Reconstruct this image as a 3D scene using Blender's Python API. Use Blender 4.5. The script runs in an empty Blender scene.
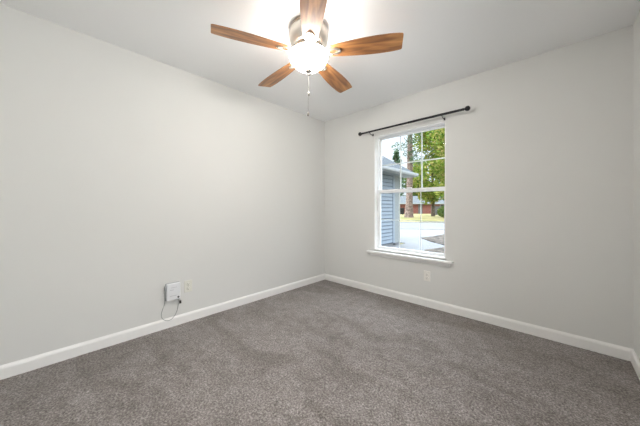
import bpy, bmesh, math, random
from mathutils import Vector, Matrix, noise
C = bpy.context.scene.collection
PI = math.pi
rnd = random.Random(7)
sc = bpy.context.scene

# ------------------------------------------------------------------ camera
cam_d = bpy.data.cameras.new('camera'); cam = bpy.data.objects.new('camera', cam_d); C.objects.link(cam)
cam_d.sensor_width = 36; cam_d.lens = 14.136; cam_d.shift_y = -0.0091
cam_d.clip_start = 0.03; cam_d.clip_end = 400
cam.location = (2.628, -2.882, 1.117)
cam.rotation_euler = (PI/2, 0, math.radians(43.4))
sc.camera = cam

# ------------------------------------------------------------------ sky, sun, exposure
LAMP = 57.0; HALL_FILL = 40.0; SHADE_FILL = 35.0                      # radiance of the fan's glass bowl and of the two added hall fills
SKY = 0.94; SKY_HORIZON = 0.78; SKY_ZENITH = 9.0
world = bpy.data.worlds.new('sky'); sc.world = world; world.use_nodes = True
wn = world.node_tree; wn.nodes.clear()
# overcast sky: pale at the horizon, much brighter overhead, as real overcast skies are; tinted by the Sky Texture
sky = wn.nodes.new('ShaderNodeTexSky'); sky.sky_type = 'NISHITA'; sky.sun_disc = False
sky.sun_elevation = math.radians(50); sky.sun_rotation = math.radians(215); sky.dust_density = 3.0
wtc = wn.nodes.new('ShaderNodeTexCoord'); wsx = wn.nodes.new('ShaderNodeSeparateXYZ'); wn.links.new(wtc.outputs['Generated'], wsx.inputs[0])
wcl = wn.nodes.new('ShaderNodeClamp'); wn.links.new(wsx.outputs['Z'], wcl.inputs[0])
wpw = wn.nodes.new('ShaderNodeMath'); wpw.operation = 'POWER'; wpw.inputs[1].default_value = 2.0; wn.links.new(wcl.outputs[0], wpw.inputs[0])
wml = wn.nodes.new('ShaderNodeMath'); wml.operation = 'MULTIPLY_ADD'; wml.inputs[1].default_value = SKY_ZENITH; wml.inputs[2].default_value = SKY_HORIZON; wn.links.new(wpw.outputs[0], wml.inputs[0])
wvm = wn.nodes.new('ShaderNodeVectorMath'); wvm.operation = 'SCALE'; wvm.inputs[0].default_value = (.88, .96, 1.08); wn.links.new(wml.outputs[0], wvm.inputs['Scale'])
mixw = wn.nodes.new('ShaderNodeMix'); mixw.data_type = 'RGBA'; mixw.inputs[0].default_value = 0.04
wn.links.new(wvm.outputs[0], mixw.inputs[6]); wn.links.new(sky.outputs[0], mixw.inputs[7])
bg = wn.nodes.new('ShaderNodeBackground'); bg.inputs[1].default_value = SKY
wo = wn.nodes.new('ShaderNodeOutputWorld')
wn.links.new(mixw.outputs[2], bg.inputs[0]); wn.links.new(bg.outputs[0], wo.inputs[0])
sun_d = bpy.data.lights.new('sun', 'SUN'); sun = bpy.data.objects.new('sun', sun_d); C.objects.link(sun)
sun_d.energy = 0.8; sun_d.angle = math.radians(6); sun_d.color = (1, .95, .88)
sun.rotation_euler = Vector((-.55, -.5, .85)).to_track_quat('Z', 'Y').to_euler()
vs = sc.view_settings
vs.view_transform = 'Standard'; vs.look = 'None'; vs.gamma = 1; vs.use_curve_mapping = False
vs.exposure = 0.34

# ------------------------------------------------------------------ materials
def mat(name, col, rough=.6, metal=0, spec=.5, emit=None, bump=None, vary=None, coat=0):
    m = bpy.data.materials.new(name); m.use_nodes = True
    n = m.node_tree; p = n.nodes['Principled BSDF']
    p.inputs['Base Color'].default_value = (*col, 1); p.inputs['Roughness'].default_value = rough
    p.inputs['Metallic'].default_value = metal; p.inputs['Specular IOR Level'].default_value = spec
    p.inputs['Coat Weight'].default_value = coat; p.inputs['Coat Roughness'].default_value = .3
    tc = n.nodes.new('ShaderNodeTexCoord')
    if emit:
        p.inputs['Emission Color'].default_value = (*emit[0], 1); p.inputs['Emission Strength'].default_value = emit[1]
    if vary:                                   # (scale, second colour, detail, lo, hi)
        t = n.nodes.new('ShaderNodeTexNoise'); t.inputs['Scale'].default_value = vary[0]; t.inputs['Detail'].default_value = vary[2]
        n.links.new(tc.outputs['Object'], t.inputs['Vector'])
        r = n.nodes.new('ShaderNodeValToRGB'); r.color_ramp.elements[0].position = vary[3]; r.color_ramp.elements[1].position = vary[4]
        r.color_ramp.elements[0].color = (*col, 1); r.color_ramp.elements[1].color = (*vary[1], 1)
        n.links.new(t.outputs['Fac'], r.inputs[0]); n.links.new(r.outputs[0], p.inputs['Base Color'])
    if bump:                                   # (scale, strength, distance)
        t = n.nodes.new('ShaderNodeTexNoise'); t.inputs['Scale'].default_value = bump[0]; t.inputs['Detail'].default_value = 3
        n.links.new(tc.outputs['Object'], t.inputs['Vector'])
        b = n.nodes.new('ShaderNodeBump'); b.inputs['Strength'].default_value = bump[1]; b.inputs['Distance'].default_value = bump[2]
        n.links.new(t.outputs['Fac'], b.inputs['Height']); n.links.new(b.outputs[0], p.inputs['Normal'])
    return m

M = {}
M['wall'] = mat('wall_paint', (.755, .752, .728), .75, spec=.25, bump=(220, .15, .001), vary=(1.2, (.765, .762, .738), 2, .3, .7))
M['ceil'] = mat('ceiling_paint', (.925, .93, .93), .85, spec=.2, bump=(90, .25, .002))
M['trim'] = mat('white_trim_paint', (.92, .91, .89), .35, spec=.5, bump=(60, .04, .001))
M['vinyl'] = mat('white_vinyl', (.93, .94, .95), .3, bump=(80, .03, .001))
M['black'] = mat('black_metal', (.012, .012, .015), .35, metal=.4, vary=(30, (.02, .02, .024), 2, .3, .7))
M['nickel'] = mat('brushed_nickel', (.66, .62, .56), .3, metal=.9, bump=(150, .05, .0005))
M['chain'] = mat('chain_nickel', (.30, .28, .25), .5, metal=.3, bump=(150, .05, .0005))
M['plate'] = mat('ivory_plastic', (.78, .77, .70), .4, bump=(90, .03, .0005))
M['wplate'] = mat('white_plastic_plate', (0.874, 0.851, 0.805), .4, bump=(90, .03, .0005))
M['dev'] = mat('white_plastic', (.82, .83, .85), .35, bump=(90, .03, .0005))
M['grey'] = mat('grey_plastic', (.42, .43, .45), .4, bump=(90, .03, .0005))
M['slot'] = mat('dark_slot', (.05, .045, .04), .5, bump=(90, .03, .0005))
M['cable'] = mat('grey_cable', (.33, .34, .33), .5, bump=(90, .03, .0005))
M['concrete'] = mat('concrete', (0.162, 0.164, 0.166), .85, bump=(30, .3, .01), vary=(.8, (0.194, 0.196, 0.198), 5, .35, .7))
M['asphalt'] = mat('asphalt', (0.134, 0.140, 0.150), .85, bump=(30, .3, .01), vary=(.6, (0.167, 0.174, 0.184), 5, .35, .7))
M['grass'] = mat('grass', (.12, .135, .030), .9, bump=(12, .6, .05), vary=(.35, (.29, .235, .10), 7, .34, .58))
M['mulch'] = mat('mulch', (0.013, 0.010, 0.007), .95, bump=(14, .8, .05), vary=(7, (0.128, 0.105, 0.083), 8, .36, .62))
M['curb'] = mat('curb', (0.174, 0.164, 0.146), .85, bump=(30, .3, .01), vary=(2, (0.209, 0.198, 0.174), 4, .4, .7))
M['fence'] = mat('weathered_wood', (0.126, 0.126, 0.126), .85, bump=(20, .3, .01), vary=(3, (0.175, 0.175, 0.175), 5, .35, .7))
M['bark'] = mat('pine_bark', (0.115, 0.080, 0.065), .95, bump=(9, .9, .06), vary=(5, (0.360, 0.266, 0.230), 8, .38, .64))
M['darkbark'] = mat('dark_bark', (0.072, 0.056, 0.040), .95, bump=(9, .9, .06), vary=(5, (0.160, 0.128, 0.096), 8, .38, .64))
M['roofgrey'] = mat('grey_shingle_far', (0.071, 0.080, 0.083), .9, bump=(12, .5, .03), vary=(4, (0.094, 0.104, 0.106), 5, .35, .7))
M['bin'] = mat('black_plastic', (.02, .022, .028), .5, bump=(30, .1, .005))
M['rubber'] = mat('rubber', (.03, .03, .03), .8, bump=(30, .1, .005))

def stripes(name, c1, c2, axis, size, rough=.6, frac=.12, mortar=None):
    """lap siding / shingles: thin dark lines (painted lap shade on siding, joints on shingles) every `size` metres along an axis"""
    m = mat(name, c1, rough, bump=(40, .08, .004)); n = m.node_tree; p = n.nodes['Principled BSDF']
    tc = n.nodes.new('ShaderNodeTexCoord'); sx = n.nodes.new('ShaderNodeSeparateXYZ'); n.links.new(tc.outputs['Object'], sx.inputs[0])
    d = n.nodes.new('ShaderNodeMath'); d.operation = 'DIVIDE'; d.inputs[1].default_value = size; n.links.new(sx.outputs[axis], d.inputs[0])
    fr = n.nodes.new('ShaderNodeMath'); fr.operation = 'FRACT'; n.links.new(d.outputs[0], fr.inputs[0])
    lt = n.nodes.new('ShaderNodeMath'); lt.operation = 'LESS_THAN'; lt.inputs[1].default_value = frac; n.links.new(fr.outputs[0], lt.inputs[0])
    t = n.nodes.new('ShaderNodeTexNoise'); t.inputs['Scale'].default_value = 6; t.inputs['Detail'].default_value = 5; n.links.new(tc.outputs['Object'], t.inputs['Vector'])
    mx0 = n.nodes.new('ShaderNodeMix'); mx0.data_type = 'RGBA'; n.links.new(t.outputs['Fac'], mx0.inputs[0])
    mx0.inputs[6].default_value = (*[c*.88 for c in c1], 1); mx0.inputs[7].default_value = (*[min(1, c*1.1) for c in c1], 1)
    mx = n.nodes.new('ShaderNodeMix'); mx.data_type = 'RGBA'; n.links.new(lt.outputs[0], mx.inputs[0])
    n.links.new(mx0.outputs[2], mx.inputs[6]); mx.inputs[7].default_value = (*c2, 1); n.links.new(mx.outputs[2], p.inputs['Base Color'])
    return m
M['siding'] = mat('blue_grey_siding', (0.250, 0.290, 0.330), .5, bump=(40, .05, .003), vary=(3, (0.275, 0.315, 0.355), 3, .3, .7))
M['siding_lap'] = stripes('blue_grey_lap_siding', (0.259, 0.306, 0.353), (0.086, 0.108, 0.137), 'Z', .122, .5, .13)  # shade of each lap painted in as a dark line
M['shingle'] = stripes('blue_grey_shingle', (0.041, 0.052, 0.061), (0.025, 0.032, 0.037), 'Z', .09, .9, .15)

def brick_mat():
    m = mat('red_brick', (.3, .1, .07), .85, bump=(30, .2, .01)); n = m.node_tree; p = n.nodes['Principled BSDF']
    tc = n.nodes.new('ShaderNodeTexCoord'); mp = n.nodes.new('ShaderNodeMapping'); mp.inputs['Rotation'].default_value = (PI/2, 0, 0)
    n.links.new(tc.outputs['Object'], mp.inputs[0])
    b = n.nodes.new('ShaderNodeTexBrick'); b.inputs['Scale'].default_value = 4; n.links.new(mp.outputs[0], b.inputs[0])
    b.inputs['Color1'].default_value = (.27, .08, .06, 1); b.inputs['Color2'].default_value = (.20, .06, .045, 1); b.inputs['Mortar'].default_value = (.28, .22, .2, 1)
    b.inputs['Mortar Size'].default_value = .012
    n.links.new(b.outputs[0], p.inputs['Base Color']); return m
M['brick'] = brick_mat()

def wood_mat():
    m = mat('honey_wood', (.4, .18, .06), .42, spec=.5, coat=.25); n = m.node_tree; p = n.nodes['Principled BSDF']
    tc = n.nodes.new('ShaderNodeTexCoord'); mp = n.nodes.new('ShaderNodeMapping'); mp.inputs['Scale'].default_value = (1.8, 17, 17)
    n.links.new(tc.outputs['Object'], mp.inputs[0])
    t = n.nodes.new('ShaderNodeTexNoise'); t.inputs['Scale'].default_value = 1.3; t.inputs['Detail'].default_value = 5; t.inputs['Distortion'].default_value = .9
    n.links.new(mp.outputs[0], t.inputs['Vector'])
    r = n.nodes.new('ShaderNodeValToRGB'); e = r.color_ramp.elements
    e[0].position = .3; e[0].color = (.17, .065, .025, 1); e[1].position = .72; e[1].color = (.62, .30, .10, 1)
    k = e.new(.5); k.color = (.42, .18, .058, 1)
    n.links.new(t.outputs['Fac'], r.inputs[0]); n.links.new(r.outputs[0], p.inputs['Base Color'])
    return m
M['wood'] = wood_mat()

def carpet_mat():
    """cut pile: speckled yarn tips, soft brushed patches left by the vacuum cleaner"""
    m = mat('brown_grey_carpet', (.2, .17, .15), 1.0, spec=.05); n = m.node_tree; p = n.nodes['Principled BSDF']
    tc = n.nodes.new('ShaderNodeTexCoord')
    def noise_(scale, detail, dist=0, rough=.5, stretch=None, rot=0):
        t = n.nodes.new('ShaderNodeTexNoise'); t.inputs['Scale'].default_value = scale; t.inputs['Detail'].default_value = detail
        t.inputs['Distortion'].default_value = dist; t.inputs['Roughness'].default_value = rough; src = tc.outputs['Object']
        if stretch:
            mp = n.nodes.new('ShaderNodeMapping'); mp.inputs['Scale'].default_value = stretch; mp.inputs['Rotation'].default_value = (0, 0, rot); n.links.new(src, mp.inputs[0]); src = mp.outputs[0]
        n.links.new(src, t.inputs['Vector']); return t
    def ramp(src, stops):
        r = n.nodes.new('ShaderNodeValToRGB'); e = r.color_ramp.elements
        e[0].position, e[0].color = stops[0][0], (*stops[0][1], 1); e[1].position, e[1].color = stops[-1][0], (*stops[-1][1], 1)
        for q, c in stops[1:-1]: k = e.new(q); k.color = (*c, 1)
        n.links.new(src.outputs['Fac'], r.inputs[0]); return r
    def mul(a, b):
        mx = n.nodes.new('ShaderNodeMix'); mx.data_type = 'RGBA'; mx.blend_type = 'MULTIPLY'; mx.inputs[0].default_value = 1
        n.links.new(a, mx.inputs[6]); n.links.new(b, mx.inputs[7]); return mx.outputs[2]
    fine = noise_(95, 5, .4, .75)
    yarn = ramp(fine, [(.36, (.095, .080, .072)), (.5, (.240, .212, .198)), (.64, (.465, .422, .397))])
    mid = ramp(noise_(14, 5, .8, .65), [(.36, (.80, .79, .78)), (.62, (1.08, 1.08, 1.08))])
    big = ramp(noise_(1.6, 3, 1.0, .5, (1, 2.0, 1), .6), [(.38, (.80, .785, .77)), (.60, (1.06, 1.06, 1.07))])
    n.links.new(mul(mul(yarn.outputs[0], mid.outputs[0]), big.outputs[0]), p.inputs['Base Color'])
    p.inputs['Sheen Weight'].default_value = .3; p.inputs['Sheen Roughness'].default_value = .5
    b = n.nodes.new('ShaderNodeBump'); b.inputs['Strength'].default_value = .5; b.inputs['Distance'].default_value = .004
    n.links.new(fine.outputs['Fac'], b.inputs['Height']); n.links.new(b.outputs[0], p.inputs['Normal'])
    return m
M['carpet'] = carpet_mat()

def glass_mat():
    m = bpy.data.materials.new('clear_glass'); m.use_nodes = True; n = m.node_tree; n.nodes.clear()
    tr = n.nodes.new('ShaderNodeBsdfTransparent'); tr.inputs[0].default_value = (.97, .985, .98, 1)
    gl = n.nodes.new('ShaderNodeBsdfGlossy'); gl.inputs['Roughness'].default_value = .02
    fr = n.nodes.new('ShaderNodeFresnel'); fr.inputs[0].default_value = 1.3
    mx = n.nodes.new('ShaderNodeMixShader'); o = n.nodes.new('ShaderNodeOutputMaterial')
    dim = n.nodes.new('ShaderNodeMath'); dim.operation = 'MULTIPLY'; dim.inputs[1].default_value = .12; n.links.new(fr.outputs[0], dim.inputs[0])   # reflectance scaled down to subdue the bowl's reflection in the panes
    n.links.new(dim.outputs[0], mx.inputs[0]); n.links.new(tr.outputs[0], mx.inputs[1]); n.links.new(gl.outputs[0], mx.inputs[2]); n.links.new(mx.outputs[0], o.inputs[0])
    return m
M['glass'] = glass_mat()
M['bowl'] = mat('lit_frosted_glass', (.9, .88, .84), .3, emit=((1, .955, .90), LAMP), bump=(60, .03, .001))

def leaf_mat(name, c1, c2, c3):
    m = mat(name, c1, .6, spec=.3); n = m.node_tree; p = n.nodes['Principled BSDF']
    g = n.nodes.new('ShaderNodeNewGeometry'); r = n.nodes.new('ShaderNodeValToRGB'); e = r.color_ramp.elements
    e[0].position = 0; e[0].color = (*c1, 1); e[1].position = 1; e[1].color = (*c3, 1); k = e.new(.5); k.color = (*c2, 1)
    n.links.new(g.outputs['Random Per Island'], r.inputs[0]); n.links.new(r.outputs[0], p.inputs['Base Color'])
    tl = n.nodes.new('ShaderNodeBsdfTranslucent'); n.links.new(r.outputs[0], tl.inputs[0])
    mx = n.nodes.new('ShaderNodeMixShader'); mx.inputs[0].default_value = .35
    o = [x for x in n.nodes if x.type == 'OUTPUT_MATERIAL'][0]
    n.links.new(p.outputs[0], mx.inputs[1]); n.links.new(tl.outputs[0], mx.inputs[2]); n.links.new(mx.outputs[0], o.inputs[0])
    return m
M['leafbright'] = leaf_mat('bright_leaf', (0.06, 0.13, 0.018), (0.22, 0.32, 0.036), (0.46, 0.36, 0.13))
M['leafmid'] = leaf_mat('mid_leaf', (0.039, 0.097, 0.019), (0.130, 0.220, 0.039), (0.272, 0.298, 0.091))
M['needle'] = leaf_mat('dark_needle', (0.038, 0.091, 0.045), (0.091, 0.166, 0.083), (0.189, 0.257, 0.166))

# ------------------------------------------------------------------ mesh helpers
def add_box(bm, lo, hi, rot=None):
    v = [bm.verts.new((x, y, z)) for x in (lo[0], hi[0]) for y in (lo[1], hi[1]) for z in (lo[2], hi[2])]
    for f in ((0,1,3,2), (4,6,7,5), (0,4,5,1), (2,3,7,6), (0,2,6,4), (1,5,7,3)): bm.faces.new([v[i] for i in f])
    if rot: bmesh.ops.transform(bm, matrix=rot, verts=v)
    return v
def box(lo, hi, bev=0, seg=2):
    bm = bmesh.new(); add_box(bm, lo, hi)
    if bev: bmesh.ops.bevel(bm, geom=bm.edges[:], offset=bev, segments=seg, affect='EDGES', profile=.6)
    return bm
def add_lathe(bm, prof, n=40, mtx=None, cap=True):
    rings = []
    for r, z in prof:
        rings.append([bm.verts.new((r*math.cos(2*PI*i/n), r*math.sin(2*PI*i/n), z)) for i in range(n)] if r > 1e-5 else [bm.verts.new((0, 0, z))])
    for a, b in zip(rings, rings[1:]):
        for i in range(n):
            j = (i+1) % n
            if len(a) == 1 and len(b) == 1: continue
            if len(a) == 1: bm.faces.new((a[0], b[j], b[i]))
            elif len(b) == 1: bm.faces.new((a[i], a[j], b[0]))
            else: bm.faces.new((a[i], a[j], b[j], b[i]))
    if cap:
        for r_ in (rings[0], rings[-1]):
            if len(r_) > 1: bm.faces.new(r_)
    if mtx: bmesh.ops.transform(bm, matrix=mtx, verts=[v for r_ in rings for v in r_])
    return bm
def lathe(prof, n=40, mtx=None, cap=True): return add_lathe(bmesh.new(), prof, n, mtx, cap)
def add_tube(bm, pts, rad, n=8):
    pts = [Vector(p) for p in pts]; rings = []
    rad = rad if isinstance(rad, (list, tuple)) else [rad]*len(pts)
    for i, p in enumerate(pts):
        t = (pts[min(i+1, len(pts)-1)] - pts[max(i-1, 0)]).normalized()
        up = Vector((0, 0, 1)) if abs(t.z) < .95 else Vector((1, 0, 0))
        a = t.cross(up).normalized(); b = a.cross(t)
        rings.append([bm.verts.new(p + rad[i]*(a*math.cos(2*PI*k/n) + b*math.sin(2*PI*k/n))) for k in range(n)])
    for r0, r1 in zip(rings, rings[1:]):
        for k in range(n): bm.faces.new((r0[k], r0[(k+1) % n], r1[(k+1) % n], r1[k]))
    bm.faces.new(rings[0]); bm.faces.new(rings[-1]); return bm
def tube(pts, rad, n=8): return add_tube(bmesh.new(), pts, rad, n)
def prism(poly, z0, z1):
    bm = bmesh.new(); a = [bm.verts.new((x, y, z0)) for x, y in poly]; b = [bm.verts.new((x, y, z1)) for x, y in poly]
    n = len(poly); bm.faces.new(a[::-1]); bm.faces.new(b)
    for i in range(n): bm.faces.new((a[i], a[(i+1) % n], b[(i+1) % n], b[i]))
    return bm
def obj(name, bm, m, parent=None, smooth=None):
    bmesh.ops.recalc_face_normals(bm, faces=bm.faces[:])
    me = bpy.data.meshes.new(name); bm.to_mesh(me); bm.free()
    o = bpy.data.objects.new(name, me); C.objects.link(o); me.materials.append(m)
    if smooth: me.shade_smooth(); me.set_sharp_from_angle(angle=math.radians(smooth))
    if parent: o.parent = parent
    return o
def thing(name, label, cat, loc=(0, 0, 0), rotz=0, group=None):
    o = bpy.data.objects.new(name, None); C.objects.link(o); o.empty_display_size = .1
    o.location = loc; o.rotation_euler = (0, 0, rotz); o['label'] = label; o['category'] = cat
    if group: o['group'] = group
    return o
def tag(o, label, cat, group=None, kind=None):
    o['label'] = label; o['category'] = cat
    if group: o['group'] = group
    if kind: o['kind'] = kind
    return o
def struct(name, bm, m, smooth=None, label=None):
    o = obj(name, bm, m, None, smooth); o['kind'] = 'structure'
    if label: o['label'] = label
    return o
def dup(root, loc, rotz, label, group=None):
    r = root.copy(); C.objects.link(r); r.location = loc; r.rotation_euler = (0, 0, rotz); r['label'] = label
    if group: r['group'] = group
    for ch in list(root.children):
        c = ch.copy(); C.objects.link(c); c.parent = r
        for g in list(ch.children):
            d = g.copy(); C.objects.link(d); d.parent = c
    return r

# ------------------------------------------------------------------ room shell
W, L, H = 3.027, -3.35, 2.44          # width, rear wall, ceiling
OX0, OX1, OZ0, OZ1 = .878, 1.757, .548, 2.040    # window opening
bm = bmesh.new()                       # carpet: a fine uneven pile
nx, ny = 380, 420; vs_ = []
for j in range(ny+1):
    for i in range(nx+1):
        x = W*i/nx; y = L*j/ny
        z = .0016*noise.noise(Vector((x*60, y*60, 0))) + .0022*(rnd.random()-.5) + .002*noise.noise(Vector((x*5, y*5, 3)))
        vs_.append((x, y, z))
fs_ = [(j*(nx+1)+i, (j+1)*(nx+1)+i, (j+1)*(nx+1)+i+1, j*(nx+1)+i+1) for j in range(ny) for i in range(nx)]
me = bpy.data.meshes.new('floor'); me.from_pydata(vs_, [], fs_); me.materials.append(M['carpet']); me.shade_smooth()
fl = bpy.data.objects.new('floor', me); C.objects.link(fl); fl['kind'] = 'structure'
struct('subfloor', box((-.15, L-.15, -.16), (W+.15, .16, -.006)), M['concrete'])
struct('ceiling', box((-.15, L-.15, H), (W+.15, .16, H+.15)), M['ceil'])
struct('wall_left', box((-.15, L-.15, -.005), (0, .16, H)), M['wall'])
DY0, DY1, DZ = -3.22, -2.44, 2.03       # doorway to the hall, beside the camera
bm = bmesh.new(); add_box(bm, (W, L-.15, -.005), (W+.12, DY0, H)); add_box(bm, (W, DY1, -.005), (W+.12, .16, H)); add_box(bm, (W, DY0, DZ), (W+.12, DY1, H))
struct('wall_right', bm, M['wall'])
bm = bmesh.new()                       # wall with the window opening: rings of quads, inside and outside
def quad_wall(y):
    xs, zs = (0, OX0, OX1, W), (-.005, OZ0, OZ1, H)
    g = [[bm.verts.new((x, y, z)) for z in zs] for x in xs]
    for i in range(3):
        for k in range(3):
            if not (i == 1 and k == 1): bm.faces.new((g[i][k], g[i+1][k], g[i+1][k+1], g[i][k+1]))
    return g
a, b = quad_wall(0), quad_wall(.16)
for (i, k), (i2, k2) in (((1,1),(2,1)), ((2,1),(2,2)), ((2,2),(1,2)), ((1,2),(1,1))):
    bm.faces.new((a[i][k], a[i2][k2], b[i2][k2], b[i][k]))
struct('wall_back', bm, M['wall'])
struct('wall_rear', box((0, L-.15, -.005), (W, L, H)), M['wall'])
bm = bmesh.new()
for xx0, xx1 in ((W-.018, W), (W+.12, W+.138)):
    add_box(bm, (xx0, DY0-.06, 0), (xx1, DY0, DZ+.06)); add_box(bm, (xx0, DY1, 0), (xx1, DY1+.06, DZ+.06)); add_box(bm, (xx0, DY0, DZ), (xx1, DY1, DZ+.06))
add_box(bm, (W, DY0, 0), (W+.12, DY0+.012, DZ)); add_box(bm, (W, DY1-.012, 0), (W+.12, DY1, DZ)); add_box(bm, (W, DY0+.012, DZ-.012), (W+.12, DY1-.012, DZ))
struct('trim_1', bm, M['trim'])
# unseen hall outside the doorway, added to house the fill lamps
HX0, HX1, HY0, HY1 = W+.12, W+1.35, -4.2, -1.4
struct('floor', box((HX0-.12, HY0, -.16), (HX1, HY1, 0)), M['carpet']).name = 'floor_hall'
struct('ceiling_hall', box((HX0, HY0, H), (HX1, HY1, H+.15)), M['ceil'])
struct('wall_hall', box((HX1, HY0, 0), (HX1+.1, HY1, H)), M['wall'])
struct('wall_hall', box((HX0, HY1, 0), (HX1+.1, HY1+.1, H)), M['wall'])
struct('wall_hall', box((HX0, HY0-.1, 0), (HX1+.1, HY0, H)), M['wall'])
struct('wall_hall', box((W, HY0-.1, 0), (HX0, L-.15, H)), M['wall'])
hl = thing('hall_fill_light', 'unseen fill light added in the hall, shaped as a round flush ceiling light', 'fill light', (W+.75, -2.83, H))  # added out of view to even out the room's brightness
obj('base', lathe([(0, 0), (.17, 0), (.175, -.01), (.17, -.02), (0, -.02)], 40), M['nickel'], hl, 40)
M['hallfill'] = mat('hall_fill_glass', (.9, .9, .88), .3, emit=((.97, .985, 1), HALL_FILL), bump=(60, .03, .001))
obj('lamp_shade', lathe([(.16, -.02), (.165, -.035), (.15, -.065), (.11, -.09), (.06, -.104), (0, -.108)], 40), M['hallfill'], hl, 60)
fl_ = thing('hall_fill_lamp', 'unseen fill lamp added in the hall, shaped as a short floor lamp with white drum shade', 'floor lamp', (W+.34, -3.02, 0))  # added by the doorway as fill for ceiling and walls
obj('base', lathe([(0, 0), (.13, 0), (.13, .015), (.03, .03), (0, .03)], 40), M['black'], fl_, 40)
obj('pole', tube([(0, 0, .02), (0, 0, 1.3)], .012, 14), M['black'], fl_, 40)
M['shade'] = mat('fill_fabric_shade', (.9, .9, .88), .8, emit=((.94, .98, 1), SHADE_FILL), bump=(200, .05, .001))
obj('lamp_shade', lathe([(.14, .98), (.19, .98), (.15, 1.30), (.10, 1.31)], 40, cap=True), M['shade'], fl_, 40)
# baseboards: eased top edge profile
def baseboard(name, p0, p1, nrm, ext0=0, ext1=0):
    prof = [(0, 0), (.015, 0), (.015, .068), (.012, .078), (.007, .084), (.005, .089), (0, .089)]
    p0, p1, nrm = Vector(p0), Vector(p1), Vector(nrm); d = (p1-p0).normalized()
    bm = bmesh.new(); r = []
    for p, s in ((p0, 1), (p1, -1)):
        r.append([bm.verts.new(p + nrm*u + d*s*u*(ext0 if s > 0 else ext1) + Vector((0, 0, z))) for u, z in prof])
    n = len(prof)
    for i in range(n): bm.faces.new((r[0][i], r[0][(i+1) % n], r[1][(i+1) % n], r[1][i]))
    bm.faces.new(r[0]); bm.faces.new(r[1][::-1])
    return struct(name, bm, M['trim'])
baseboard('baseboard_left', (0, L, 0), (0, 0, 0), (1, 0, 0), 1, 1)
baseboard('baseboard_back', (0, 0, 0), (W, 0, 0), (0, -1, 0), 1, 1)
baseboard('baseboard_right', (W, 0, 0), (W, DY1+.06, 0), (-1, 0, 0), 1, 0)
baseboard('baseboard_rear', (0, L, 0), (W, L, 0), (0, 1, 0), 1, 0)

# ------------------------------------------------------------------ window
win = thing('window_1', 'white double-hung window with divided panes in the back wall', 'window', (0, 0, 0)); win['kind'] = 'structure'; del win['category']
def frame_bm(x0, x1, z0, z1, y0, y1, l, r, b, t):
    bm = bmesh.new()
    add_box(bm, (x0, y0, z0), (x0+l, y1, z1)); add_box(bm, (x1-r, y0, z0), (x1, y1, z1))
    add_box(bm, (x0+l, y0, z0), (x1-r, y1, z0+b)); add_box(bm, (x0+l, y0, z1-t), (x1-r, y1, z1)); return bm
obj('jamb_liner', frame_bm(OX0, OX1, OZ0, OZ1, .004, .158, .010, .010, .008, .006), M['trim'], win)
obj('window_frame', frame_bm(OX0+.010, OX1-.010, OZ0+.008, OZ1-.006, .075, .15, .012, .012, .016, .006), M['vinyl'], win)
gx0, gx1 = OX0+.022, OX1-.022
def sash(z0, z1, y, rail_b, rail_t, lower):
    s = obj('sash', frame_bm(gx0, gx1, z0, z1, y-.014, y+.014, .018, .018, rail_b, rail_t), M['vinyl'], win)
    obj('pane', box((gx0+.012, y-.002, z0+rail_b-.004), (gx1-.012, y+.002, z1-rail_t+.004)), M['glass'], s)
    a0, a1, c0, c1 = gx0+.018, gx1-.018, z0+rail_b, z1-rail_t
    bm = bmesh.new(); w = .007 if not lower else .004
    for k in (1, 2):
        x = a0+(a1-a0)*k/3; add_box(bm, (x-w, y+.003, c0), (x+w, y+.009, c1))
    zc = (c0+c1)/2; add_box(bm, (a0, y+.0035, zc-w), (a1, y+.0085, zc+w))
    obj('muntin_grid', bm, M['vinyl'], s); return s
sash(1.300, OZ1-.011, .128, .030, .015, False)
lo = sash(OZ0+.022, 1.345, .096, .030, .040, True)
obj('sash_lock', box((1.29, .068, 1.345), (1.345, .10, 1.357), .004), M['vinyl'], win)
# sill
bm = box((.795, -.055, .523), (1.832, .004, .548), .006); add_box(bm, (OX0+.001, .004, .535), (OX1-.001, .158, .572))
st = obj('window_sill', bm, M['trim'], win)
obj('apron', box((.83, -.016, .483), (1.80, 0, .523), .003), M['trim'], win)

# ------------------------------------------------------------------ curtain rod
rod = thing('curtain_rod', 'thin black curtain rod with ball ends above the window', 'curtain rod', (0, 0, 2.09))
RY = -.085
obj('rod', tube([(.755, RY, 0), (1.40, RY, 0)], .0110, 16), M['black'], rod, 40)
obj('rod', tube([(1.38, RY, 0), (1.945, RY, 0)], .0125, 16), M['black'], rod, 40)
for x, s in ((.755, -1), (1.945, 1)):
    obj('finial', lathe([(0, -.004), (.013, -.004), (.013, .006), (.009, .010), (.012, .014), (.021, .024), (.0255, .036), (.0225, .050), (.012, .060), (0, .063)], 24,
        Matrix.Translation((x, RY, 0)) @ Matrix.Rotation(s*PI/2, 4, 'Y')), M['black'], rod, 50)
for x in (.865, 1.745):
    bm = bmesh.new()
    bb = box((x-.008, -.004, -.040), (x+.008, 0, -.012)); me_ = bpy.data.meshes.new('t'); bb.to_mesh(me_); bm.from_mesh(me_); bb.free()
    add_tube(bm, [(x, -.003, -.03), (x, -.03, -.030), (x, -.06, -.027), (x, RY+.004, -.019), (x, RY-.006, -.013)], .004, 10)
    add_tube(bm, [(x, RY+.014*math.cos(t), .014*math.sin(t)) for t in [math.radians(d) for d in range(190, 351, 20)]], .004, 8)
    obj('bracket', bm, M['black'], rod, 40)

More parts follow.
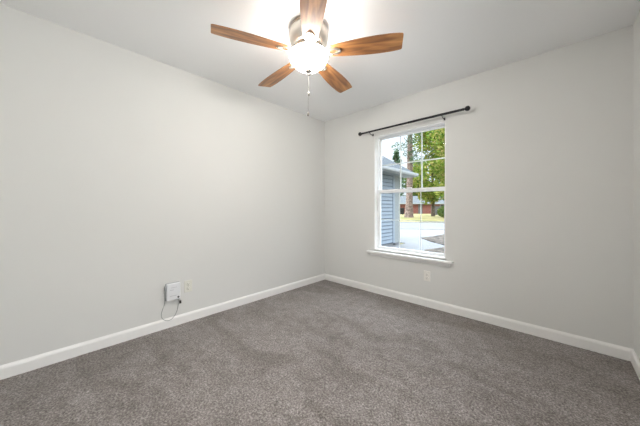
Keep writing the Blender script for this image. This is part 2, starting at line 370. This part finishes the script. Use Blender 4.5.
# ------------------------------------------------------------------ ceiling fan
FX, FY, BZ = 1.289, -1.588, 2.251
fan = thing('ceiling_fan', 'ceiling fan with five wooden blades, nickel motor housing and lit white glass bowl', 'ceiling fan', (FX, FY, H))
z = lambda w: w-H
obj('canopy', lathe([(.0, 0), (.128, 0), (.134, -.004), (.136, -.018), (.130, -.022), (0, -.022)], 56), M['nickel'], fan, 35)
obj('motor_housing', lathe([(0, -.022), (.129, -.022), (.140, -.030), (.144, -.050), (.143, -.080), (.136, -.108), (.124, -.128), (.110, -.138), (.108, -.146), (.085, -.150), (0, -.150)], 56), M['nickel'], fan, 35)
obj('flywheel', lathe([(0, -.150), (.098, -.150), (.100, -.154), (.100, -.166), (.096, -.170), (0, -.170)], 48), M['nickel'], fan, 35)
obj('light_fitter', lathe([(0, -.170), (.075, -.170), (.080, -.174), (.112, -.182), (.128, -.186), (.130, -.196), (0, -.196)], 48), M['nickel'], fan, 35)
bowl_prof = [(.122, z(2.253)), (.132, z(2.250)), (.140, z(2.242)), (.1425, z(2.230)), (.140, z(2.214)), (.131, z(2.195)), (.114, z(2.174)), (.092, z(2.156)), (.066, z(2.142)), (.036, z(2.133)), (.012, z(2.129)), (0, z(2.1285))]
obj('lamp_shade', lathe(bowl_prof, 56), M['bowl'], fan, 60)
obj('finial', lathe([(0, z(2.128)), (.024, z(2.128)), (.026, z(2.121)), (.018, z(2.112)), (.009, z(2.106)), (.010, z(2.098)), (.006, z(2.090)), (0, z(2.087))], 28), M['chain'], fan, 50)
# blade: along +x from the hub; pitched about its own length
def blade_outline():
    up = [(.155, .038), (.168, .047), (.24, .057), (.34, .067), (.42, .073), (.50, .0755), (.58, .074), (.635, .069), (.655, .0665), (.663, .062), (.665, .055)]
    return up + [(x, -y) for x, y in reversed(up)]
def blade_bm():
    bm = prism(blade_outline(), -.003, .003)
    bmesh.ops.bevel(bm, geom=[e for e in bm.edges if abs(e.verts[0].co.z-e.verts[1].co.z) < 1e-6], offset=.0012, segments=1, affect='EDGES'); return bm
def iron_bm():
    """decorative arm: a strap from the flywheel opening into an oval ring under the blade"""
    bm = bmesh.new(); n = 28; out, inn = [], []
    cx = .188
    for lvl in (-.0035, -.0105):
        out.append([bm.verts.new((cx+.054*math.cos(2*PI*i/n), .032*math.sin(2*PI*i/n), lvl)) for i in range(n)])
        inn.append([bm.verts.new((cx-.004+.029*math.cos(2*PI*i/n), .016*math.sin(2*PI*i/n), lvl)) for i in range(n)])
    for i in range(n):
        j = (i+1) % n
        bm.faces.new((out[0][i], out[0][j], inn[0][j], inn[0][i])); bm.faces.new((out[1][i], out[1][j], inn[1][j], inn[1][i]))
        bm.faces.new((out[0][i], out[0][j], out[1][j], out[1][i])); bm.faces.new((inn[0][i], inn[0][j], inn[1][j], inn[1][i]))
    pts = [(.075, 0, .028), (.090, 0, .024), (.108, 0, .010), (.125, 0, -.004), (.142, 0, -.007)]; wd = [.022, .017, .014, .016, .022]
    r = [[bm.verts.new((x, s*w, zz+dz)) for s, dz in ((-1, -.004), (1, -.004), (1, .004), (-1, .004))] for (x, y, zz), w in zip(pts, wd)]
    for a_, b_ in zip(r, r[1:]):
        for k in range(4): bm.faces.new((a_[k], a_[(k+1) % 4], b_[(k+1) % 4], b_[k]))
    bm.faces.new(r[0]); bm.faces.new(r[-1]); return bm
PITCH = math.radians(-12)
for k, a_ in enumerate((-84.5, -12.5, 59.5, 131.5, 203.5)):
    if k == 0:
        bl = obj('blade', blade_bm(), M['wood'], fan); blade_me = bl.data
        ir = obj('blade_bracket', iron_bm(), M['nickel'], bl, 40)
        scws = [obj('screw', lathe([(.0, 0), (.006, 0), (.005, -.003), (0, -.004)], 12, Matrix.Translation((x, y, -.0105))), M['chain'], bl, 40)
                for x, y in ((.175, .024), (.175, -.024), (.230, 0))]
    else:
        o = bl.copy(); C.objects.link(o); o.parent = fan
        for g in (ir, *scws):
            gg = g.copy(); C.objects.link(gg); gg.parent = o
        cur = o
    tgt = bl if k == 0 else cur
    tgt.location = (0, 0, z(BZ)); tgt.rotation_euler = (Matrix.Rotation(math.radians(a_+43.4), 4, 'Z') @ Matrix.Rotation(PITCH, 4, 'X')).to_euler()
def chain(x, y, z0, z1, m):
    bm = bmesh.new(); n = int((z0-z1)/.0055)
    for i in range(n):
        c = bmesh.ops.create_icosphere(bm, subdivisions=1, radius=.0014)
        bmesh.ops.translate(bm, verts=c['verts'], vec=(x, y, z0-(i+.5)*(z0-z1)/n))
    add_tube(bm, [(x, y, z0), (x, y, z1)], .0007, 5)
    return obj('pull_chain', bm, m, fan, 60)
for (x, y, z0, z1) in ((.006, -.006, z(2.089), z(1.965)), (-.012, .006, z(2.10), z(1.825))):
    c = chain(x, y, z0, z1, M['chain'])
    obj('fob', lathe([(0, z1+.002), (.004, z1), (.0065, z1-.010), (.0075, z1-.022), (.005, z1-.028), (0, z1-.030)], 16, Matrix.Translation((x, y, 0))), M['chain'], c, 60)

# ------------------------------------------------------------------ outlets
def outlet(name, label, loc, rotz, m, ww=.070, hh=.114):
    t = thing(name, label, 'outlet', loc, rotz)            # local: x across, -y out of the wall
    obj('cover_plate', box((-ww/2, -.006, -hh/2), (ww/2, 0, hh/2), .003), m, t)
    for s in (1, -1):
        so = obj('socket', lathe([(0, 0), (.0165, 0), (.0165, .0015), (.0155, .0022), (0, .0022)], 24,
            Matrix.Translation((0, -.006, s*.021)) @ Matrix.Rotation(PI/2, 4, 'X')), m, t, 40)
        bm = bmesh.new()
        add_box(bm, (-.0078, -.0088, s*.021), (-.0055, -.0082, s*.021+.009)); add_box(bm, (.0055, -.0088, s*.021+.001), (.0078, -.0082, s*.021+.008))
        add_lathe(bm, [(0, 0), (.0026, 0), (.0026, .0006), (0, .0006)], 12, Matrix.Translation((0, -.0082, s*.021-.007)) @ Matrix.Rotation(PI/2, 4, 'X'))
        obj('slot', bm, M['slot'], so)
    obj('screw', lathe([(0, 0), (.003, 0), (.002, .0012), (0, .0015)], 12, Matrix.Translation((0, -.006, 0)) @ Matrix.Rotation(PI/2, 4, 'X')), M['chain'], t, 40)
    return t
outlet('power_outlet', 'white duplex power outlet on the back wall below the window', (1.560, 0, .343), 0, M['wplate'])
outlet('power_outlet', 'ivory duplex power outlet on the left wall beside the white box', (0, -1.982, .345), PI/2, M['plate'], .073)

# ------------------------------------------------------------------ wall-mounted network box and its cord
nb = thing('network_box', 'white plastic network box mounted low on the left wall', 'network box', (0, -2.122, .332), PI/2)
obj('back_housing', box((-.060, -.022, -.080), (.060, 0, .080), .008, 3), M['grey'], nb, 40)
obj('front_cover', box((-.056, -.044, -.077), (.060, -.020, .078), .008, 3), M['dev'], nb, 40)
for a_, b_ in (((-.030, -.0452, -.036), (.022, -.0436, -.033)), ((-.03, -.0452, .018), (.0, -.0436, .021)), ((-.02, -.0452, .040), (.03, -.0436, .042))): obj('printed_line', box(a_, b_), M['grey'], nb)
obj('indicator', lathe([(0, 0), (.0085, 0), (.0085, .002), (0, .003)], 18, Matrix.Translation((.040, -.0436, -.055)) @ Matrix.Rotation(PI/2, 4, 'X')), M['slot'], nb, 40)
obj('side_clip', box((-.068, -.030, .020), (-.058, -.006, .062), .002), M['grey'], nb)
cd = [(-.064, -.018, .060), (-.070, -.020, .03), (-.068, -.018, -.04), (-.066, -.018, -.09), (-.080, -.016, -.14), (-.092, -.014, -.185), (-.086, -.018, -.225), (-.06, -.022, -.252),
      (-.03, -.026, -.258), (.00, -.024, -.245), (.03, -.020, -.205), (.045, -.016, -.155), (.048, -.018, -.11), (.046, -.02, -.076)]
def smooth_pts(p, n=6):
    out = []; p = [Vector(q) for q in p]
    for i in range(len(p)-1):
        a, b, c, d = p[max(i-1, 0)], p[i], p[i+1], p[min(i+2, len(p)-1)]
        for k in range(n):
            t = k/n; out.append(.5*((2*b)+(-a+c)*t+(2*a-5*b+4*c-d)*t*t+(-a+3*b-3*c+d)*t**3))
    return out+[p[-1]]
obj('cord', tube(smooth_pts(cd), .0023, 8), M['cable'], nb, 60)
obj('cord', tube(smooth_pts([(.056, -.012, -.076), (.062, -.014, -.09), (.066, -.014, -.105)]), .002, 8), M['cable'], nb, 60)
obj('plug', box((.060, -.020, -.132), (.074, -.006, -.104), .002), M['slot'], nb)

# ------------------------------------------------------------------ outside: ground
G = -.25
def slab(name, poly, z1, m, th=.1): return struct(name, prism(poly, z1-th, z1), m)
slab('lawn', [(-120, .3), (90, .3), (90, 130), (-120, 130)], G-.02, M['grass'])
rd = Vector((math.cos(math.radians(31)), math.sin(math.radians(31)), 0)); rn = Vector((-rd.y, rd.x, 0)); r0 = Vector((-3.97, 12.35, 0))
def strip(d0, d1, a=-70, b=80): return [tuple((r0+rd*u+rn*v)[:2]) for u, v in ((a, d0), (b, d0), (b, d1), (a, d1))]
slab('road', strip(.15, 7.3), G, M['asphalt'])
slab('trim_2', strip(0, .15), G+.02, M['curb'])
slab('trim_3', strip(7.3, 7.5), G+.04, M['curb'])
slab('driveway', [(-1.55, .35), (6.5, .35), (6.5, 7.9), (2.2, 9.0), (1.7, 15.55), (-12, 7.45), (-12, 6.3), (-1.55, 6.3)], G+.006, M['concrete'])
def bed(poly, label):
    o = obj('mulch_bed', prism(poly, G-.02, G+.03), M['mulch']); tag(o, label, 'mulch', kind='stuff')
bed([(-1.73, 8.19), (-1.55, 9.2), (-1.45, 10.5), (-.6, 11.6), (1.6, 12.4), (1.9, 9.1), (.8, 7.9), (-.32, 6.71), (-1.0, 7.3)], 'brown mulch bed between the driveway and the curving path')
bed([(-.42, 5.15), (-.27, 5.6), (-.16, 6.1), (.5, 6.7), (1.8, 7.4), (6.4, 7.4), (6.4, .4), (.9, .4), (.3, 3.2)], 'brown mulch bed against the house below the window')

# ------------------------------------------------------------------ outside: garage wing with lap siding
wg = thing('house_wing', 'blue-grey sided house wing with shingled gable roof left outside the window', 'building', (0, 0, 0))
WX, WY = -1.6, 5.83
bm = bmesh.new(); zz = -.122; k = 0
while zz < 2.3:                               # each course leans out at its bottom edge
    z1 = min(zz+.122, 2.34)
    v = [bm.verts.new(p) for p in ((WX+.018, .2, zz), (WX+.018, 5.30, zz), (WX, 5.30, z1), (WX, .2, z1), (WX-.03, .2, zz), (WX-.03, 5.30, zz), (WX-.03, 5.30, z1), (WX-.03, .2, z1))]
    for f in ((0,1,2,3), (0,4,5,1), (4,5,6,7), (0,3,7,4), (1,5,6,2), (2,6,7,3)): bm.faces.new([v[i] for i in f])
    zz += .122
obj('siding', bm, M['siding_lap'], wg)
M['panel'] = mat('pale_sage_trim', (0.259, 0.281, 0.276), .5, bump=(40, .05, .003))
M['fascia'] = mat('white_fascia', (0.357, 0.375, 0.384), .4, bump=(40, .05, .003))
obj('corner_board', box((WX-.02, 5.30, G+.02), (WX+.03, 5.44, 2.34)), M['siding'], wg)
obj('end_panel', box((WX-.02, 5.44, G), (WX+.02, WY, 2.34)), M['panel'], wg)
bm = bmesh.new(); add_box(bm, (-7, .2, G), (WX-.03, WY, 2.34)); obj('wall_core', bm, M['siding'], wg)
obj('foundation', box((-7, .2, G-.05), (WX+.03, WY+.02, G+.10)), M['concrete'], wg)
EX, EY0, EY1, EZ, S = -1.2, .2, 6.32, 2.37, .62     # eave line, roof slope
bm = bmesh.new()
def quadp(ps, th):
    a = [bm.verts.new(p) for p in ps]; b = [bm.verts.new((p[0], p[1], p[2]-th)) for p in ps]
    bm.faces.new(a); bm.faces.new(b[::-1])
    for i in range(4): bm.faces.new((a[i], a[(i+1) % 4], b[(i+1) % 4], b[i]))
RX = -4.3; RZ = EZ+(EX-RX)*S
quadp([(EX, EY0, EZ), (EX, EY1, EZ), (RX, EY1, RZ), (RX, EY0, RZ)], .05)
quadp([(2*RX-EX, EY0, EZ), (RX, EY0, RZ), (RX, EY1, RZ), (2*RX-EX, EY1, EZ)], .05)
obj('roof', bm, M['shingle'], wg)
bm = bmesh.new(); v0 = [(2*RX-EX+.35, EY1-.6, EZ-.02), (EX-.35, EY1-.6, EZ-.02), (RX, EY1-.6, RZ-.2)]
a = [bm.verts.new(p) for p in v0]; b = [bm.verts.new((p[0], p[1]-.1, p[2])) for p in v0]
bm.faces.new(a); bm.faces.new(b[::-1])
for i in range(3): bm.faces.new((a[i], a[(i+1) % 3], b[(i+1) % 3], b[i]))
obj('gable_wall', bm, M['siding'], wg)
obj('soffit', box((WX, EY0, EZ-.14), (EX-.02, EY1-.02, EZ-.12)), M['panel'], wg)
obj('fascia', box((EX-.02, EY0, EZ-.15), (EX, EY1, EZ-.035)), M['fascia'], wg)
bm = bmesh.new()
gp = [(0, 0), (.10, 0), (.115, .035), (.115, .10), (.105, .10), (.10, .04), (.09, .01), (.01, .01), (.008, .10), (0, .10)]
g0 = [bm.verts.new((EX+x, EY0, EZ-.12+zq)) for x, zq in gp]; g1 = [bm.verts.new((EX+x, EY1, EZ-.12+zq)) for x, zq in gp]
for i in range(len(gp)):
    j = (i+1) % len(gp); bm.faces.new((g0[i], g0[j], g1[j], g1[i]))
bm.faces.new(g0); bm.faces.new(g1[::-1])
obj('gutter', bm, M['fascia'], wg)
bm = bmesh.new()
quadp([(EX, EY1, EZ-.02), (EX, EY1+.02, EZ-.02), (RX, EY1+.02, RZ-.02), (RX, EY1, RZ-.02)], .14)
obj('rake_board', bm, M['fascia'], wg)

# ------------------------------------------------------------------ outside: brick house, fence, bin
bh = thing('brick_house', 'low red brick house with pale grey roof across the street', 'building', (-20.5, 48.2, G), math.radians(43))
obj('wall', box((-9, 0, 0), (12, 8, 2.2)), M['brick'], bh)
bm = bmesh.new()
R0 = [(-9.5, -.5, 2.2), (12.5, -.5, 2.2), (12.5, 4, 3.9), (-9.5, 4, 3.9)]; quadp(R0, .15)
quadp([(-9.5, 4, 3.9), (12.5, 4, 3.9), (12.5, 8.5, 2.2), (-9.5, 8.5, 2.2)], .15)
obj('roof', bm, M['roofgrey'], bh)
obj('fascia', box((-9.5, -.53, 2.0), (12.5, -.48, 2.2)), M['fascia'], bh)
for x in (-5.5, 7):
    wf = obj('window', frame_bm(x, x+1.4, .8, 1.9, -.06, .02, .08, .08, .08, .08), M['fascia'], bh)
    obj('pane', box((x+.07, -.03, .87), (x+1.33, -.01, 1.83)), M['slot'], wf)
obj('door', box((2.4, -.05, 0), (3.3, .02, 2.0)), M['fence'], bh)

fn = thing('wooden_fence', 'weathered grey board fence behind the trees across the street', 'fence', (-13.2, 42.0, G), math.radians(43))
bm = bmesh.new(); x = 0
while x < 14:
    add_box(bm, (x, 0, 0.03), (x+.135, .02, 1.55+.02*rnd.random())); x += .15
obj('boards', bm, M['fence'], fn)
for x in (.0, 2.8, 5.6, 8.4, 11.2, 14): obj('post', box((x-.05, .02, 0), (x+.05, .12, 1.5)), M['fence'], fn)
obj('rail', box((0, .02, .4), (14, .06, .48)), M['fence'], fn); obj('rail', box((0, .02, 1.2), (14, .06, 1.28)), M['fence'], fn)

wb = thing('wheeled_bin', 'black wheeled bin beside the brick house', 'bin', (-17.75, 39.9, G-.02), math.radians(43))
bm = bmesh.new(); a = [bm.verts.new((x, y, .12)) for x, y in ((-.36, -.3), (.36, -.3), (.36, .3), (-.36, .3))]; b = [bm.verts.new((x*1.2, y*1.2, 1.15)) for x, y in ((-.36, -.3), (.36, -.3), (.36, .3), (-.36, .3))]
bm.faces.new(a); bm.faces.new(b)
for i in range(4): bm.faces.new((a[i], a[(i+1) % 4], b[(i+1) % 4], b[i]))
obj('body', bm, M['bin'], wb); obj('lid', box((-.47, -.42, 1.15), (.47, .42, 1.24), .03), M['bin'], wb)
for s in (-1, 1): obj('wheel', lathe([(0, -.03), (.13, -.03), (.14, 0), (.13, .03), (0, .03)], 20, Matrix.Translation((s*.34, .30, .14)) @ Matrix.Rotation(PI/2, 4, 'Y')), M['rubber'], wb, 40)

# ------------------------------------------------------------------ outside: trees
def trunk_bm(h, r, lean=(0, 0), branches=(), rr=None):
    bm = bmesh.new(); n = 10; pts, rad = [], []
    for i in range(n+1):
        t = i/n; pts.append((lean[0]*t + .05*math.sin(5*t), lean[1]*t+.05*math.cos(4*t)-.05, h*t)); rad.append(r*(1-.55*t) + (.35*r if i == 0 else 0))
    add_tube(bm, pts, rad, 12)
    for (z0, ang, ln, rb) in branches:
        t = z0/h; x0, y0 = lean[0]*t, lean[1]*t; d = Vector((math.cos(ang), math.sin(ang), .6))
        add_tube(bm, [Vector((x0, y0, z0))+d*ln*s+Vector((0, 0, .15*ln*s*s)) for s in (0, .35, .7, 1)], [rb, rb*.7, rb*.45, rb*.2], 8)
    return bm
def leaves_bm(blobs, size, needle=False, seed=1):
    """blobs: (centre, radii, count). Each leaf spray is a folded quad with depth."""
    bm = bmesh.new(); q = random.Random(seed)
    for c, rad, cnt in blobs:
        for _ in range(cnt):
            while True:
                p = Vector((q.uniform(-1, 1), q.uniform(-1, 1), q.uniform(-1, 1)))
                if .15 < p.length < 1: break
            p = p*(p.length**-.35)
            p = Vector((c[0]+p.x*rad[0], c[1]+p.y*rad[1], c[2]+p.z*rad[2]))
            a = Vector((q.gauss(0, 1), q.gauss(0, 1), q.gauss(0, .7))).normalized(); b = a.orthogonal().normalized()
            b.rotate(Matrix.Rotation(q.uniform(0, 2*PI), 3, a)); s = size*q.uniform(.6, 1.4); w = s*(.22 if needle else .5)
            cc = a.cross(b)*s*.15
            v = [bm.verts.new(p-a*s), bm.verts.new(p-b*w+cc), bm.verts.new(p+a*s), bm.verts.new(p+b*w+cc)]
            bm.faces.new((v[0], v[1], v[2])); bm.faces.new((v[0], v[2], v[3]))
    return bm
def obj_raw(name, bm, m, parent):
    me = bpy.data.meshes.new(name); bm.to_mesh(me); bm.free(); o = bpy.data.objects.new(name, me); C.objects.link(o); me.materials.append(m); o.parent = parent; return o
def crown(h0, h1, rx, n, seed, tot, spread=.75):
    q = random.Random(seed); bl = []
    for i in range(n):
        t = q.random(); zc = h0+(h1-h0)*t; rr_ = rx*spread*math.sin(PI*(.15+.75*t)); an = q.uniform(0, 2*PI); rr2 = rr_*math.sqrt(q.random())
        s = rx*q.uniform(.28, .45); bl.append(((rr2*math.cos(an), rr2*math.sin(an), zc), (s, s, s*.75), tot//n))
    return bl
def tree(name, label, loc, h, r, lean, blobs, leaf, size, m='darkbark', needle=False, seed=1, br=None, group=None):
    t = thing(name, label, 'tree', loc, 0, group); q = random.Random(seed+50)
    br = br if br is not None else [(h*q.uniform(.35, .9), q.uniform(0, 6.28), h*q.uniform(.15, .3), r*.4) for _ in range(7)]
    obj('trunk', trunk_bm(h, r, lean, br), M[m], t, 60); obj_raw('foliage', leaves_bm(blobs, size, needle, seed), M[leaf], t); return t
# tall pine with a bare trunk in the middle of the view
pb = [((rnd.uniform(-1.6, 1.6), rnd.uniform(-1.6, 1.6), zc), (1.1, 1.1, .6), 150) for zc in [7.6+.9*i for i in range(14)]]
tree('pine_tree', 'tall pine with bare pinkish brown trunk in the lawn across the street', (-12.0, 30.1, G-.05), 20, .46, (.3, 0), pb, 'needle', .20, 'bark', True, 3,
     br=[(z_, a_, 1.3, .07) for z_, a_ in ((8.0, .3), (8.8, 2.6), (9.9, 4.4), (11.2, 1.2), (12.6, 3.4))])
tree('broadleaf_tree', 'large bright green broadleaf tree beside the tall pine', (-5.8, 28.0, G-.05), 10.5, .30, (.2, .4), crown(3.2, 13.0, 4.4, 40, 5, 12000), 'leafbright', .19, seed=11)
tree('broadleaf_tree', 'bright green tree with dark trunk in front of the grey fence', (-11.2, 36.9, G-.05), 10.5, .24, (-.2, .3), crown(2.9, 15.0, 3.8, 40, 6, 12000), 'leafbright', .20, seed=12)
tree('broadleaf_tree', 'mid green tree standing behind the grey fence', (-19.0, 70.0, G-.05), 15, .32, (.2, .4), crown(1.5, 19, 6.2, 26, 8, 6200), 'leafmid', .36, seed=13)
tree('broadleaf_tree', 'mid green tree rising behind the brick house roof', (-28.2, 70.0, G-.05), 11, .32, (.2, .4), crown(2.5, 15.0, 4.6, 22, 9, 4600), 'leafmid', .40, seed=14)
cb = [((rnd.uniform(-.7, .7), rnd.uniform(-.7, .7), zc), (r_, r_, .8), 110) for zc, r_ in [(3+1.0*i, 2.9*(1-i/15)+.3) for i in range(14)]]
tree('conifer_tree', 'dark conifer showing above the edge of the house wing roof', (-29.8, 61.5, G-.05), 16, .3, (0, 0), cb, 'needle', .42, needle=False, seed=15)
tree('broadleaf_tree', 'broad green tree farthest right across the street', (3.5, 33.0, G-.05), 10.5, .30, (.2, .4), crown(2.2, 11.5, 4.4, 22, 21, 5200), 'leafmid', .24, seed=17)
tree('shrub', 'low green shrub at the foot of the dark trunked tree', (-8.4, 33.4, G-.05), .7, .05, (0, 0), [((0, 0, .8), (1.0, 1.0, .8), 900)], 'leafmid', .12, seed=18, br=[])
